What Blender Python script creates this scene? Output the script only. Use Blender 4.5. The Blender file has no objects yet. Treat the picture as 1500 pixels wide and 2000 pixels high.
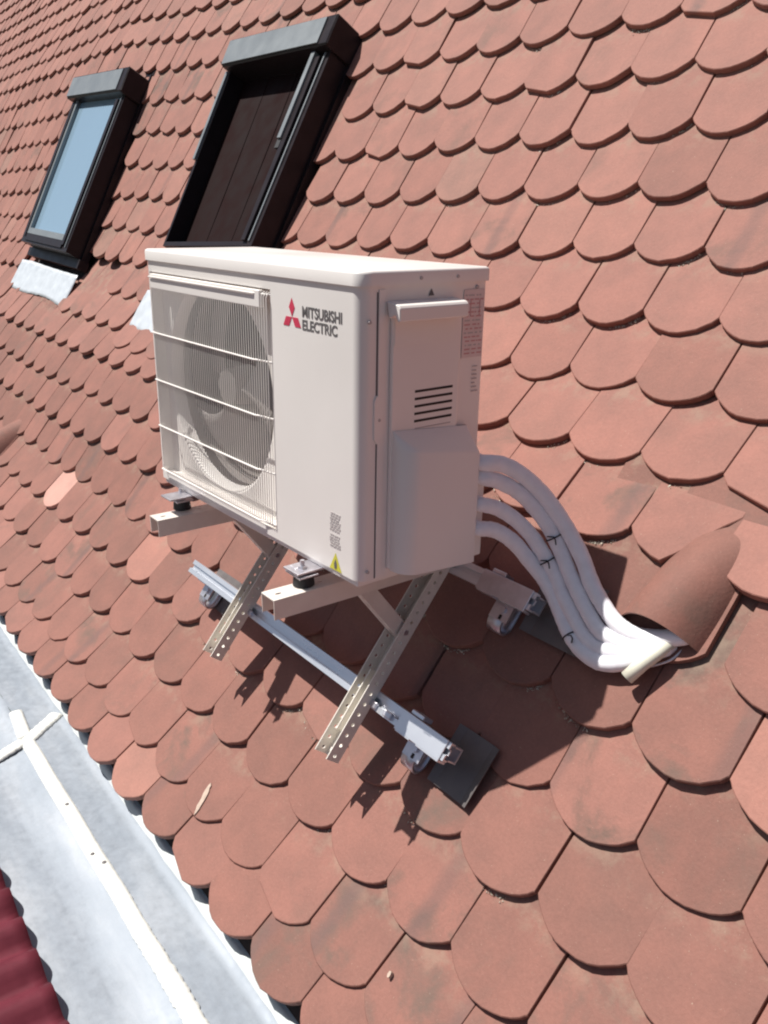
import bpy, bmesh, math, random
import numpy as np
from mathutils import Vector, Matrix

# ------------------------------------------------------------------ camera, light, exposure
SC = bpy.context.scene
COL = SC.collection
CAM = Vector((1.1382210884, -0.7893240275, 0.6365829943))
PITCH, YAW, ROLL = 0.3419111750, -0.9337926138, -0.0042874577
FPX = 1671.7467852578

def cam_axes():
    fwd = Vector((math.sin(YAW), math.cos(YAW), 0)); right = Vector((math.cos(YAW), -math.sin(YAW), 0)); up = Vector((0, 0, 1))
    f2 = math.cos(PITCH)*fwd - math.sin(PITCH)*up; u2 = math.cos(PITCH)*up + math.sin(PITCH)*fwd
    r3 = math.cos(ROLL)*right + math.sin(ROLL)*u2; u3 = -math.sin(ROLL)*right + math.cos(ROLL)*u2
    return r3, u3, f2
CR, CU, CF = cam_axes()
cd = bpy.data.cameras.new('camera'); cam = bpy.data.objects.new('camera', cd); COL.objects.link(cam)
cam.matrix_world = Matrix(((CR.x, CU.x, -CF.x, CAM.x), (CR.y, CU.y, -CF.y, CAM.y), (CR.z, CU.z, -CF.z, CAM.z), (0, 0, 0, 1)))
cd.sensor_fit = 'VERTICAL'; cd.sensor_height = 36; cd.sensor_width = 27
cd.lens = FPX/2000*36
cd.shift_x = (750-747.549)/2000; cd.shift_y = (1003.236-1000)/2000
cd.clip_start = 0.02; cd.clip_end = 500
SC.camera = cam

SUN_AZ, SUN_EL = math.radians(227), math.radians(62)
world = bpy.data.worlds.new('World'); SC.world = world; world.use_nodes = True
wn = world.node_tree; wn.nodes.clear()
wo = wn.nodes.new('ShaderNodeOutputWorld'); wb = wn.nodes.new('ShaderNodeBackground'); ws = wn.nodes.new('ShaderNodeTexSky')
ws.sky_type = 'NISHITA'; ws.sun_disc = False; ws.sun_elevation = SUN_EL; ws.sun_rotation = SUN_AZ
ws.air_density = 1.0; ws.dust_density = 2.0; ws.ozone_density = 1.0
wb.inputs['Strength'].default_value = 0.05
wn.links.new(ws.outputs[0], wb.inputs[0]); wn.links.new(wb.outputs[0], wo.inputs[0])
sl = bpy.data.lights.new('sun', 'SUN'); sl.energy = 5.0; sl.angle = math.radians(0.5); sl.color = (1.0, 0.965, 0.91)
sun = bpy.data.objects.new('sun', sl); COL.objects.link(sun)
SUNV = Vector((math.cos(SUN_EL)*math.sin(SUN_AZ), math.cos(SUN_EL)*math.cos(SUN_AZ), math.sin(SUN_EL)))
sun.rotation_euler = SUNV.to_track_quat('Z', 'Y').to_euler()
SC.view_settings.view_transform = 'Standard'; SC.view_settings.look = 'None'
SC.view_settings.exposure = 0.35; SC.view_settings.gamma = 1.0; SC.view_settings.use_curve_mapping = False
SC.render.engine = 'CYCLES'
SC.cycles.filter_width = 2.1
SC.cycles.max_bounces = 8

def project(P):
    q = P - CAM; z = q.dot(CF)
    if z < 0.05: return None
    return 747.549 + FPX*q.dot(CR)/z, 1003.236 - FPX*q.dot(CU)/z, z

# ------------------------------------------------------------------ materials
def new_mat(name):
    m = bpy.data.materials.new(name); m.use_nodes = True
    nt = m.node_tree; b = nt.nodes['Principled BSDF']; return m, nt, b
def N(nt, t, **kw):
    n = nt.nodes.new(t)
    for k, v in kw.items():
        if k in n.inputs: n.inputs[k].default_value = v
        else: setattr(n, k, v)
    return n
def L(nt, a, b): nt.links.new(a, b)
def ramp(nt, stops):
    r = nt.nodes.new('ShaderNodeValToRGB')
    while len(r.color_ramp.elements) > 1: r.color_ramp.elements.remove(r.color_ramp.elements[-1])
    for i, (p, c) in enumerate(stops):
        e = r.color_ramp.elements[0] if i == 0 else r.color_ramp.elements.new(p)
        e.position = p; e.color = (*c, 1) if len(c) == 3 else c
    return r
def mixc(nt, a, b, fac, mode='MIX'):
    m = nt.nodes.new('ShaderNodeMix'); m.data_type = 'RGBA'; m.blend_type = mode
    for s, v in ((m.inputs[0], fac), (m.inputs[6], a), (m.inputs[7], b)):
        if hasattr(v, 'is_linked'): nt.links.new(v, s)
        else: s.default_value = v if not isinstance(v, tuple) else (*v, 1)
    return m.outputs[2]

def simple(name, col, rough=0.5, metal=0.0, noise=0.06, scale=30, bump=0.0, coat=0.0):
    m, nt, b = new_mat(name)
    tc = N(nt, 'ShaderNodeTexCoord'); nz = N(nt, 'ShaderNodeTexNoise', Scale=scale, Detail=4.0)
    L(nt, tc.outputs['Object'], nz.inputs['Vector'])
    r = ramp(nt, [(0.3, tuple(c*(1-noise) for c in col)), (0.7, tuple(min(1, c*(1+noise)) for c in col))])
    L(nt, nz.outputs[0], r.inputs[0]); L(nt, r.outputs[0], b.inputs['Base Color'])
    b.inputs['Metallic'].default_value = metal
    rr = ramp(nt, [(0.3, (rough*0.85,)*3), (0.7, (min(1, rough*1.15),)*3)])
    L(nt, nz.outputs[0], rr.inputs[0]); L(nt, rr.outputs[0], b.inputs['Roughness'])
    if coat: b.inputs['Coat Weight'].default_value = coat; b.inputs['Coat Roughness'].default_value = 0.15
    if bump:
        bp = N(nt, 'ShaderNodeBump', Strength=bump, Distance=0.002); L(nt, nz.outputs[0], bp.inputs['Height']); L(nt, bp.outputs[0], b.inputs['Normal'])
    return m

def tile_material(name, attr_type, dirt=True):
    m, nt, b = new_mat(name)
    at = N(nt, 'ShaderNodeAttribute'); at.attribute_type = attr_type; at.attribute_name = 'tint'   # r: hue/value pick, g: stain amount, b: noise offset
    sep = N(nt, 'ShaderNodeSeparateColor'); L(nt, at.outputs['Color'], sep.inputs[0])
    geo = N(nt, 'ShaderNodeNewGeometry')
    off = N(nt, 'ShaderNodeVectorMath', operation='SCALE'); L(nt, at.outputs['Color'], off.inputs[0]); off.inputs['Scale'].default_value = 40
    add = N(nt, 'ShaderNodeVectorMath', operation='ADD'); L(nt, geo.outputs['Position'], add.inputs[0]); L(nt, off.outputs[0], add.inputs[1])
    base = ramp(nt, [(0.0, (0.222, 0.104, 0.081)), (0.25, (0.258, 0.118, 0.092)), (0.5, (0.300, 0.138, 0.109)), (0.75, (0.325, 0.152, 0.119)), (0.9, (0.275, 0.155, 0.122)), (0.97, (0.37, 0.170, 0.132)), (1.0, (0.52, 0.285, 0.235))])
    L(nt, sep.outputs[0], base.inputs[0])
    big = N(nt, 'ShaderNodeTexNoise', Scale=11.0, Detail=5.0, Roughness=0.6); L(nt, add.outputs[0], big.inputs['Vector'])
    fine = N(nt, 'ShaderNodeTexNoise', Scale=160.0, Detail=4.0, Roughness=0.7); L(nt, add.outputs[0], fine.inputs['Vector'])
    # mottling of the fired clay
    r1 = ramp(nt, [(0.3, (0.86, 0.89, 0.90)), (0.7, (1.09, 1.06, 1.05))]); L(nt, big.outputs[0], r1.inputs[0])
    c1 = mixc(nt, base.outputs[0], r1.outputs[0], 1.0, 'MULTIPLY')
    r2 = ramp(nt, [(0.25, (0.90,)*3), (0.75, (1.09,)*3)]); L(nt, fine.outputs[0], r2.inputs[0])
    c2 = mixc(nt, c1, r2.outputs[0], 1.0, 'MULTIPLY')
    # soot and algae stains
    sn = N(nt, 'ShaderNodeTexNoise', Scale=8.0, Detail=6.0, Roughness=0.62); sn.inputs['Distortion'].default_value = 0.4
    L(nt, add.outputs[0], sn.inputs['Vector'])
    a1 = N(nt, 'ShaderNodeMath', operation='SUBTRACT'); L(nt, sn.outputs[0], a1.inputs[0]); a1.inputs[1].default_value = 0.50
    a2 = N(nt, 'ShaderNodeMath', operation='MULTIPLY', use_clamp=True); L(nt, a1.outputs[0], a2.inputs[0]); a2.inputs[1].default_value = 6.0
    a3 = N(nt, 'ShaderNodeMath', operation='MULTIPLY', use_clamp=True); L(nt, a2.outputs[0], a3.inputs[0]); L(nt, sep.outputs[1], a3.inputs[1])
    c3 = mixc(nt, c2, (0.155, 0.098, 0.078), a3.outputs[0])
    # pale speckles
    vo = N(nt, 'ShaderNodeTexNoise', Scale=330.0, Detail=2.0); L(nt, add.outputs[0], vo.inputs['Vector'])
    s1 = N(nt, 'ShaderNodeMath', operation='SUBTRACT'); L(nt, vo.outputs[0], s1.inputs[0]); s1.inputs[1].default_value = 0.70
    s2 = N(nt, 'ShaderNodeMath', operation='MULTIPLY', use_clamp=True); L(nt, s1.outputs[0], s2.inputs[0]); s2.inputs[1].default_value = 6.0
    c4 = mixc(nt, c3, (0.50, 0.40, 0.30), s2.outputs[0])
    if attr_type == 'OBJECT' and dirt:
        tc = N(nt, 'ShaderNodeTexCoord'); sx = N(nt, 'ShaderNodeSeparateXYZ'); L(nt, tc.outputs['Object'], sx.inputs[0])
        mr = N(nt, 'ShaderNodeMapRange'); mr.interpolation_type = 'SMOOTHSTEP'; L(nt, sx.outputs[1], mr.inputs[0]); mr.inputs[1].default_value = 0.075; mr.inputs[2].default_value = 0.125
        dn = N(nt, 'ShaderNodeTexNoise', Scale=24.0, Detail=6.0, Roughness=0.65); L(nt, add.outputs[0], dn.inputs['Vector'])
        q1 = N(nt, 'ShaderNodeMath', operation='SUBTRACT'); L(nt, dn.outputs[0], q1.inputs[0]); q1.inputs[1].default_value = 0.47
        q2 = N(nt, 'ShaderNodeMath', operation='MULTIPLY', use_clamp=True); L(nt, q1.outputs[0], q2.inputs[0]); q2.inputs[1].default_value = 6.0
        q3 = N(nt, 'ShaderNodeMath', operation='MULTIPLY'); L(nt, q2.outputs[0], q3.inputs[0]); L(nt, mr.outputs[0], q3.inputs[1])
        q4 = N(nt, 'ShaderNodeMath', operation='MULTIPLY', use_clamp=True); L(nt, q3.outputs[0], q4.inputs[0]); q4.inputs[1].default_value = 0.42
        c4 = mixc(nt, c4, (0.30, 0.225, 0.165), q4.outputs[0])
        # sooty streak running down one flank of some tiles
        ab = N(nt, 'ShaderNodeMath', operation='SUBTRACT'); L(nt, sx.outputs[0], ab.inputs[0])
        of = N(nt, 'ShaderNodeMath', operation='MULTIPLY_ADD'); L(nt, sep.outputs[2], of.inputs[0]); of.inputs[1].default_value = 0.22; of.inputs[2].default_value = -0.11
        L(nt, of.outputs[0], ab.inputs[1]); ab2 = N(nt, 'ShaderNodeMath', operation='ABSOLUTE'); L(nt, ab.outputs[0], ab2.inputs[0])
        mk = N(nt, 'ShaderNodeMapRange'); mk.interpolation_type = 'SMOOTHSTEP'; L(nt, ab2.outputs[0], mk.inputs[0]); mk.inputs[1].default_value = 0.030; mk.inputs[2].default_value = 0.004
        g1 = N(nt, 'ShaderNodeMath', operation='GREATER_THAN'); L(nt, sep.outputs[1], g1.inputs[0]); g1.inputs[1].default_value = 0.58
        g2 = N(nt, 'ShaderNodeMath', operation='MULTIPLY'); L(nt, g1.outputs[0], g2.inputs[0]); L(nt, mk.outputs[0], g2.inputs[1])
        g3 = N(nt, 'ShaderNodeMath', operation='MULTIPLY', use_clamp=True); L(nt, g2.outputs[0], g3.inputs[0]); L(nt, sn.outputs[0], g3.inputs[1])
        c4 = mixc(nt, c4, (0.15, 0.09, 0.08), g3.outputs[0])
    L(nt, c4, b.inputs['Base Color'])
    b.inputs['Roughness'].default_value = 0.75
    b.inputs['Specular IOR Level'].default_value = 0.35
    ad = N(nt, 'ShaderNodeMath', operation='ADD'); L(nt, fine.outputs[0], ad.inputs[0]); L(nt, big.outputs[0], ad.inputs[1])
    bp = N(nt, 'ShaderNodeBump', Strength=0.35, Distance=0.0025); L(nt, ad.outputs[0], bp.inputs['Height']); L(nt, bp.outputs[0], b.inputs['Normal'])
    return m
M_TILE = tile_material('fired_clay', 'OBJECT')
M_TILEF = tile_material('fired_clay_field', 'GEOMETRY')
M_VENT = tile_material('fired_clay_vent', 'OBJECT', False)
M_DECK = simple('roof_underlay', (0.05, 0.035, 0.03), 0.9)
M_PAINT = simple('ac_enamel', (0.84, 0.80, 0.765), 0.38, 0, 0.035, 3.5, coat=0.25)
M_PLASTIC = simple('ac_plastic', (0.83, 0.79, 0.75), 0.45, 0, 0.02, 6)
M_SHADE = simple('fan_grey', (0.27, 0.245, 0.23), 0.55, 0, 0.05, 12)
M_DUCT = simple('duct_grey', (0.24, 0.215, 0.20), 0.7)
M_DARK = simple('dark_inside', (0.03, 0.026, 0.025), 0.8)
M_BLACK = simple('black_rubber', (0.018, 0.018, 0.02), 0.6)
M_INK = simple('grey_ink', (0.13, 0.12, 0.12), 0.6)
M_INKL = simple('faded_ink', (0.48, 0.44, 0.43), 0.6)
M_RED = simple('red_ink', (0.62, 0.045, 0.10), 0.5)
M_PINK = simple('pink_ink', (0.58, 0.30, 0.30), 0.6)
M_LABEL = simple('label_paper', (0.72, 0.60, 0.58), 0.6)
M_YEL = simple('warning_yellow', (0.62, 0.58, 0.05), 0.5)
M_GALV = simple('galvanised_steel', (0.74, 0.70, 0.63), 0.48, 0.05, 0.05, 60, bump=0.03)
M_PLATE = simple('dark_sheet_metal', (0.135, 0.12, 0.118), 0.5, 0.3, 0.12, 30)
M_WHITEST = simple('white_coated_steel', (0.74, 0.68, 0.62), 0.4, 0.1, 0.04, 30)
M_ALU = simple('aluminium', (0.74, 0.76, 0.80), 0.30, 0.70, 0.015, 8)
M_STEEL = simple('stainless_steel', (0.66, 0.64, 0.68), 0.36, 0.85, 0.10, 40)
M_PIPE = simple('pipe_foam', (0.84, 0.83, 0.87), 0.6, 0, 0.04, 60, bump=0.15)
M_DRAIN = simple('cream_plastic', (0.72, 0.70, 0.58), 0.45, 0, 0.03, 40)
M_WFRAME = simple('window_frame_brown', (0.028, 0.022, 0.024), 0.35, 0.2, 0.1, 20)
M_WHOOD = simple('window_hood_grey', (0.225, 0.245, 0.255), 0.38, 0.25, 0.05, 10)
M_SHUT = simple('dark_blind', (0.013, 0.004, 0.004), 0.8, 0, 0.2, 12)
for m_ in (M_SHUT, M_WFRAME): m_.node_tree.nodes['Principled BSDF'].inputs['Specular IOR Level'].default_value = 0.12
M_LEAD = simple('pale_lead', (0.62, 0.66, 0.70), 0.4, 0.2, 0.06, 25, bump=0.3)
M_CHALK = simple('chalky_smear', (0.46, 0.36, 0.29), 0.9, 0, 0.15, 60)
M_MORTAR = simple('pale_lime_crumbs', (0.50, 0.46, 0.38), 0.9, 0, 0.2, 80)
M_SEAL = simple('white_sealant', (0.70, 0.70, 0.66), 0.5, 0, 0.04, 40, bump=0.5)
M_MAROON = simple('maroon_sheet', (0.125, 0.024, 0.036), 0.6, 0.0, 0.12, 30, bump=0.05)
M_MAROON.node_tree.nodes['Principled BSDF'].inputs['Specular IOR Level'].default_value = 0.12

M_UPST = simple('pale_highlight_lip', (0.56, 0.59, 0.58), 0.6, 0.0, 0.06, 9, bump=0.1)  # paler base colour paints in the highlight along the upstand ridge
def zinc_mat():
    m, nt, b = new_mat('weathered_zinc')
    tc = N(nt, 'ShaderNodeTexCoord')
    mp = N(nt, 'ShaderNodeMapping'); mp.inputs['Scale'].default_value = (0.8, 3.2, 1); mp.inputs['Rotation'].default_value = (0, 0, 0.12); L(nt, tc.outputs['Object'], mp.inputs[0]); a = N(nt, 'ShaderNodeTexNoise', Scale=3.2, Detail=8.0, Roughness=0.6); L(nt, mp.outputs[0], a.inputs['Vector'])
    c = N(nt, 'ShaderNodeTexNoise', Scale=45.0, Detail=5.0, Roughness=0.7); L(nt, tc.outputs['Object'], c.inputs['Vector'])
    r = ramp(nt, [(0.3, (0.245, 0.275, 0.315)), (0.5, (0.29, 0.32, 0.36)), (0.72, (0.37, 0.395, 0.43))]); L(nt, a.outputs[0], r.inputs[0])
    r2 = ramp(nt, [(0.3, (0.88,)*3), (0.7, (1.1,)*3)]); L(nt, c.outputs[0], r2.inputs[0])
    L(nt, mixc(nt, r.outputs[0], r2.outputs[0], 1.0, 'MULTIPLY'), b.inputs['Base Color'])
    b.inputs['Metallic'].default_value = 0.35
    rr = ramp(nt, [(0.3, (0.52,)*3), (0.7, (0.7,)*3)]); L(nt, c.outputs[0], rr.inputs[0]); L(nt, rr.outputs[0], b.inputs['Roughness'])
    bp = N(nt, 'ShaderNodeBump', Strength=0.25, Distance=0.004); L(nt, a.outputs[0], bp.inputs['Height']); L(nt, bp.outputs[0], b.inputs['Normal'])
    return m
M_ZINC = zinc_mat()
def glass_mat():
    m, nt, b = new_mat('sky_painted_glass')
    b.inputs['Base Color'].default_value = (0.31, 0.45, 0.57, 1); b.inputs['Metallic'].default_value = 0.30  # bright blue of the reflected sky is put into the base colour
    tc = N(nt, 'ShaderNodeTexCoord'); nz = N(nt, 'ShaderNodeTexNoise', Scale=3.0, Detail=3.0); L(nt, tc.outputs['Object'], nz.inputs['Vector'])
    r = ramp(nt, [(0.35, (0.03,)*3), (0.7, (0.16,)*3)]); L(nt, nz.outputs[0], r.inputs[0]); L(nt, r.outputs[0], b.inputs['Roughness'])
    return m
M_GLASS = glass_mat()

# ------------------------------------------------------------------ helpers
def tag(o, label=None, cat=None, group=None, kind=None):
    if label: o['label'] = label
    if cat: o['category'] = cat
    if group: o['group'] = group
    if kind: o['kind'] = kind
    return o
def empty(name, loc=(0, 0, 0), parent=None):
    o = bpy.data.objects.new(name, None); COL.objects.link(o); o.location = loc; o.empty_display_size = 0.05
    if parent: o.parent = parent
    return o
def obj(name, bm, mat, parent=None, smooth=False, loc=None):
    """bm is a bmesh in world coordinates (or parent coordinates when the parent is transformed)"""
    bmesh.ops.recalc_face_normals(bm, faces=bm.faces)
    me = bpy.data.meshes.new(name); bm.to_mesh(me); bm.free()
    me.materials.append(mat)
    if smooth:
        for p in me.polygons: p.use_smooth = True
    o = bpy.data.objects.new(name, me); COL.objects.link(o)
    if parent: o.parent = parent
    if parent and parent.type == 'EMPTY' and parent.get('_abs'):
        o.matrix_parent_inverse = parent.matrix_basis.inverted()
    return o
def sharp(o, ang=35):
    me = o.data
    for p in me.polygons: p.use_smooth = True
    bm = bmesh.new(); bm.from_mesh(me)
    for e in bm.edges:
        if len(e.link_faces) == 2 and e.calc_face_angle(0) > math.radians(ang): e.smooth = False
    bm.to_mesh(me); bm.free()
    return o
def box(bm, lo, hi, bevel=0.0, M=None, seg=2):
    r = bmesh.ops.create_cube(bm, size=1.0)
    vs = r['verts']
    for v in vs:
        v.co = Vector([(lo[i]+hi[i])/2 + v.co[i]*(hi[i]-lo[i]) for i in range(3)])
    if bevel:
        es = list({e for v in vs for e in v.link_edges})
        rr = bmesh.ops.bevel(bm, geom=es, offset=bevel, segments=seg, affect='EDGES', profile=0.5)
        vs = list({v for f in rr['faces'] for v in f.verts} | {v for v in vs if v.is_valid})
    if M is not None:
        for v in vs: v.co = M @ v.co
    return vs
def frame(origin, x, y, z=None):
    x = Vector(x).normalized(); y = Vector(y); z = x.cross(y).normalized() if z is None else Vector(z).normalized(); y = z.cross(x).normalized()
    return Matrix(((x.x, y.x, z.x, origin[0]), (x.y, y.y, z.y, origin[1]), (x.z, y.z, z.z, origin[2]), (0, 0, 0, 1)))
def prism(bm, pts2, h0, h1, M=None):
    """polygon (list of 2D) extruded from z=h0 to h1 in frame M"""
    a = [bm.verts.new((p[0], p[1], h0)) for p in pts2]; b_ = [bm.verts.new((p[0], p[1], h1)) for p in pts2]
    n = len(pts2)
    bm.faces.new(a[::-1]); bm.faces.new(b_)
    for i in range(n): bm.faces.new((a[i], a[(i+1) % n], b_[(i+1) % n], b_[i]))
    if M is not None:
        for v in a+b_: v.co = M @ v.co
    return a+b_
def tube(bm, path, r, seg=14, cap=True, rs=None):
    path = [Vector(p) for p in path]; rings = []
    prev = None
    for i, p in enumerate(path):
        t = (path[min(i+1, len(path)-1)] - path[max(i-1, 0)]).normalized()
        if prev is None:
            a = t.cross(Vector((0, 0, 1)));
            if a.length < 0.1: a = t.cross(Vector((0, 1, 0)))
            a.normalize()
        else:
            a = (prev - t*prev.dot(t)).normalized()
        prev = a; b_ = t.cross(a); rad = rs[i] if rs else r
        rings.append([bm.verts.new(p + a*math.cos(2*math.pi*k/seg)*rad + b_*math.sin(2*math.pi*k/seg)*rad) for k in range(seg)])
    for i in range(len(rings)-1):
        for k in range(seg):
            bm.faces.new((rings[i][k], rings[i][(k+1) % seg], rings[i+1][(k+1) % seg], rings[i+1][k]))
    if cap:
        bm.faces.new(rings[0][::-1]); bm.faces.new(rings[-1])
def catmull(P, n=6):
    P = [Vector(p) for p in P]; P = [P[0]*2-P[1]] + P + [P[-1]*2-P[-2]]; out = []
    for i in range(1, len(P)-2):
        for k in range(n):
            t = k/n; a, b_, c, d = P[i-1:i+3]
            out.append(0.5*((2*b_)+(c-a)*t+(2*a-5*b_+4*c-d)*t*t+(3*b_-a-3*c+d)*t**3))
    out.append(P[-2]); return out
def holed_wall(bm, O, d, w, n, length, width, t, pitch, r, skip=None, slots=None, margin=0.0):
    """thin plate from O along d (length), across w (width), thickness t along n, one line of round holes; skip(i) -> True for a plain cell"""
    O, d, w, n = Vector(O), Vector(d).normalized(), Vector(w).normalized(), Vector(n).normalized()
    k = max(1, int(round(length/pitch))); p = length/k
    def P(a, b_, h): return O + d*a + w*b_ + n*h
    for i in range(k):
        c = (i+0.5)*p; cw = width/2
        outer = [(i*p, 0), (c, 0), ((i+1)*p, 0), ((i+1)*p, cw), ((i+1)*p, width), (c, width), (i*p, width), (i*p, cw)]
        if skip and skip(i):
            for h, rev in ((0, True), (t, False)):
                vs = [bm.verts.new(P(a, b_, h)) for a, b_ in outer]; bm.faces.new(vs[::-1] if rev else vs)
        else:
            sx = 1.0
            if slots and slots(i): sx = 2.2
            inner = []
            for a, b_ in outer:
                v = Vector((a-c, b_-cw)).normalized(); inner.append((c+v.x*min(r*sx, p*0.42), cw+v.y*r))
            rings = {}
            for h in (0, t):
                oo = [bm.verts.new(P(a, b_, h)) for a, b_ in outer]; ii = [bm.verts.new(P(a, b_, h)) for a, b_ in inner]; rings[h] = (oo, ii)
                for j in range(8):
                    q = (j+1) % 8; bm.faces.new((oo[j], oo[q], ii[q], ii[j]))
            for j in range(8):
                q = (j+1) % 8; bm.faces.new((rings[0][1][j], rings[0][1][q], rings[t][1][q], rings[t][1][j]))
    for b_ in (0, width):
        vs = [bm.verts.new(P(a, b_, h)) for a, h in ((0, 0), (length, 0), (length, t), (0, t))]; bm.faces.new(vs)
    for a in (0, length):
        vs = [bm.verts.new(P(a, b_, h)) for b_, h in ((0, 0), (width, 0), (width, t), (0, t))]; bm.faces.new(vs)

# ------------------------------------------------------------------ ground far below
M_GROUND = simple('garden_ground', (0.045, 0.055, 0.03), 0.95, 0, 0.5, 0.6)
bm = bmesh.new(); bmesh.ops.create_grid(bm, x_segments=8, y_segments=8, size=300.0, matrix=Matrix.Translation((0, 0, -6.5)))
tag(obj('ground', bm, M_GROUND), 'garden ground far below the roof', None, None, 'structure')

# ------------------------------------------------------------------ the roof surface
PROF = [(1.2814, 1.1117), (1.1949, 0.9724), (1.1102, 0.832), (1.0226, 0.6934), (0.9333, 0.5558), (0.8373, 0.4229), (0.7372, 0.293), (0.6229, 0.1755),
        (0.5101, 0.0564), (0.4123, -0.0752), (0.3137, -0.2063), (0.222, -0.3422), (0.1119, -0.4637), (0.0022, -0.5856), (-0.1191, -0.6959), (-0.2020, -0.7660), (-0.30, -0.845)]
DFM = [0.11632986837, -0.27526807353, 0.10502801206, -0.04794170120, -0.18707581822, -0.44540953644]
KS = 1.05; TW = 0.189; X0 = -0.38817
NUP = 20
def dz(x, n):
    xx = CAM.x + (x-CAM.x)/KS
    xx = min(max(xx, -4.2), 1.2)/2; s = min(max((n-8)/8.0, -1.2), 1.0); c = DFM
    return KS*0.1*(c[0]*xx+c[1]*xx*xx+c[2]*s*xx+c[3]*s*xx*xx+c[4]*xx**3+c[5]*s*s*xx)
def roofpt(x, n):
    """point of the roof at x on course n (float; 0 = course A, growing downslope)"""
    if n < 0:
        a = PROF[0]; y, z = a[0] - n*0.0868, a[1] - n*0.1396
    elif n >= 16: y, z = PROF[16]
    else:
        i = int(n); f = n-i; y = PROF[i][0]*(1-f)+PROF[i+1][0]*f; z = PROF[i][1]*(1-f)+PROF[i+1][1]*f
    return Vector((x, y, z + dz(x, n)))
def roofframe(x, n):
    """frame with X along the row, Y upslope, Z out of the roof"""
    p = roofpt(x, n); q = roofpt(x, n-1); r = roofpt(x+0.1, n)
    return frame(p, r-p, q-p)
def shift_of(n):
    if n <= 7: return 0.1134 if n % 2 else 0.0
    return {8: 0, 9: 0.015, 10: 0, 11: 0.015}.get(n, -0.0523)
def colx(n, j): return X0 + (j + shift_of(n))*TW

rnd = random.Random(7)
SAG = 0.047; TT = 0.0165; TLEN = 0.34; TWID = 0.1865

roof = empty('tiled_roof', (0, 0, 0))
tag(roof, 'steep terracotta roof of rounded plain tiles bending at its foot', None, None, 'structure')

# underlay: one sheet following the roof a little below the tiles
bm = bmesh.new(); grid = []
xs = [-12 + i*0.5 for i in range(31)]; ns = [-NUP-1+i for i in range(0, NUP+16)] + [15.3]
for n in ns:
    row = []
    for x in xs:
        M = roofframe(x, max(n, -NUP-1)); row.append(bm.verts.new(M @ Vector((0, 0, -0.05))))
    grid.append(row)
for a, b_ in zip(grid, grid[1:]):
    for i in range(len(a)-1): bm.faces.new((a[i], a[i+1], b_[i+1], b_[i]))
o = obj('roof_underlay', bm, M_DECK, roof); o['kind'] = 'structure'

def tile_outline(kind=0):
    w = TWID/2; pts = []
    K = 14; f = {2: 0.93, 3: 1.06, 4: 0.98, 6: 1.02, 7: 0.95}.get(kind, 1.0); sg = SAG*f
    R = (w*w+sg*sg)/(2*sg)
    for i in range(K+1):
        u = -w*math.cos(math.pi*i/K); v = -(math.sqrt(R*R-u*u)-(R-sg))
        if kind == 1 and u > 0.005: continue
        pts.append((u, v))
    if kind == 1: pts += [(0.022, -0.022), (0.046, 0.020), (0.070, 0.056), (w, 0.085)]   # cut around the vent hood
    pts += [(w, TLEN), (-w, TLEN)]
    return pts
def tile_mesh(name, kind):
    bm = bmesh.new(); jr = random.Random(kind*7+3); P = tile_outline(kind)
    P = [(x+jr.gauss(0, 0.0004), y+jr.gauss(0, 0.0007)) if y < 0.02 else (x, y) for x, y in P]
    if kind == 5: P = [(x, max(y, -0.0445+0.25*abs(x-0.02))) for x, y in P]      # a nibbled tip
    ch = 0.0016
    cx, cy = 0, 0.14
    top_in = []
    n = len(P)
    for x, y in P:
        v = Vector((x-cx, y-cy)); s = 1 - ch/max(v.length, 0.01)*1.1; top_in.append(bm.verts.new((cx+v.x*s, cy+v.y*s, 0)))
    side_t = [bm.verts.new((x, y, -ch)) for x, y in P]; side_b = [bm.verts.new((x, y, -TT)) for x, y in P]
    bm.faces.new(top_in)
    for i in range(n):
        q = (i+1) % n
        bm.faces.new((top_in[i], side_t[i], side_t[q], top_in[q])); bm.faces.new((side_t[i], side_b[i], side_b[q], side_t[q]))
    bm.normal_update()
    bmesh.ops.recalc_face_normals(bm, faces=bm.faces)
    me = bpy.data.meshes.new(name); bm.to_mesh(me); bm.free(); me.materials.append(M_TILE)
    return me
TM = {k: tile_mesh('roof_tile_%s' % s, k) for k, s in ((0, 'a'), (2, 'b'), (3, 'c'), (4, 'd'), (5, 'e'), (6, 'f'), (7, 'g'), (1, 'cut'))}

# skylight footprints as corner quads (top-left, top-right, bottom-left, bottom-right), on the outer top edge
SKY = {
 'a': dict(c=[(-4.79, 1.25, 1.40), (-3.905, 1.25, 1.356), (-4.56, 0.698, 0.464), (-3.70, 0.694, 0.428)]),
 'b': dict(c=[(-2.73, 1.279, 1.331), (-1.893, 1.278, 1.304), (-2.575, 0.770, 0.489), (-1.80, 0.787, 0.511)]),
}
def in_sky(x, y, pad=0.0):
    for s in SKY.values():
        tl, tr, bl, br = s['c']
        f = (y-bl[1]+0.06)/(tl[1]-bl[1])
        if -0.02 < f < 1.14:
            f = min(max(f, 0), 1)
            xl = bl[0]+(tl[0]-bl[0])*f; xr = br[0]+(tr[0]-br[0])*f
            if xl-pad < x < xr+pad: return True
    return False

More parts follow.
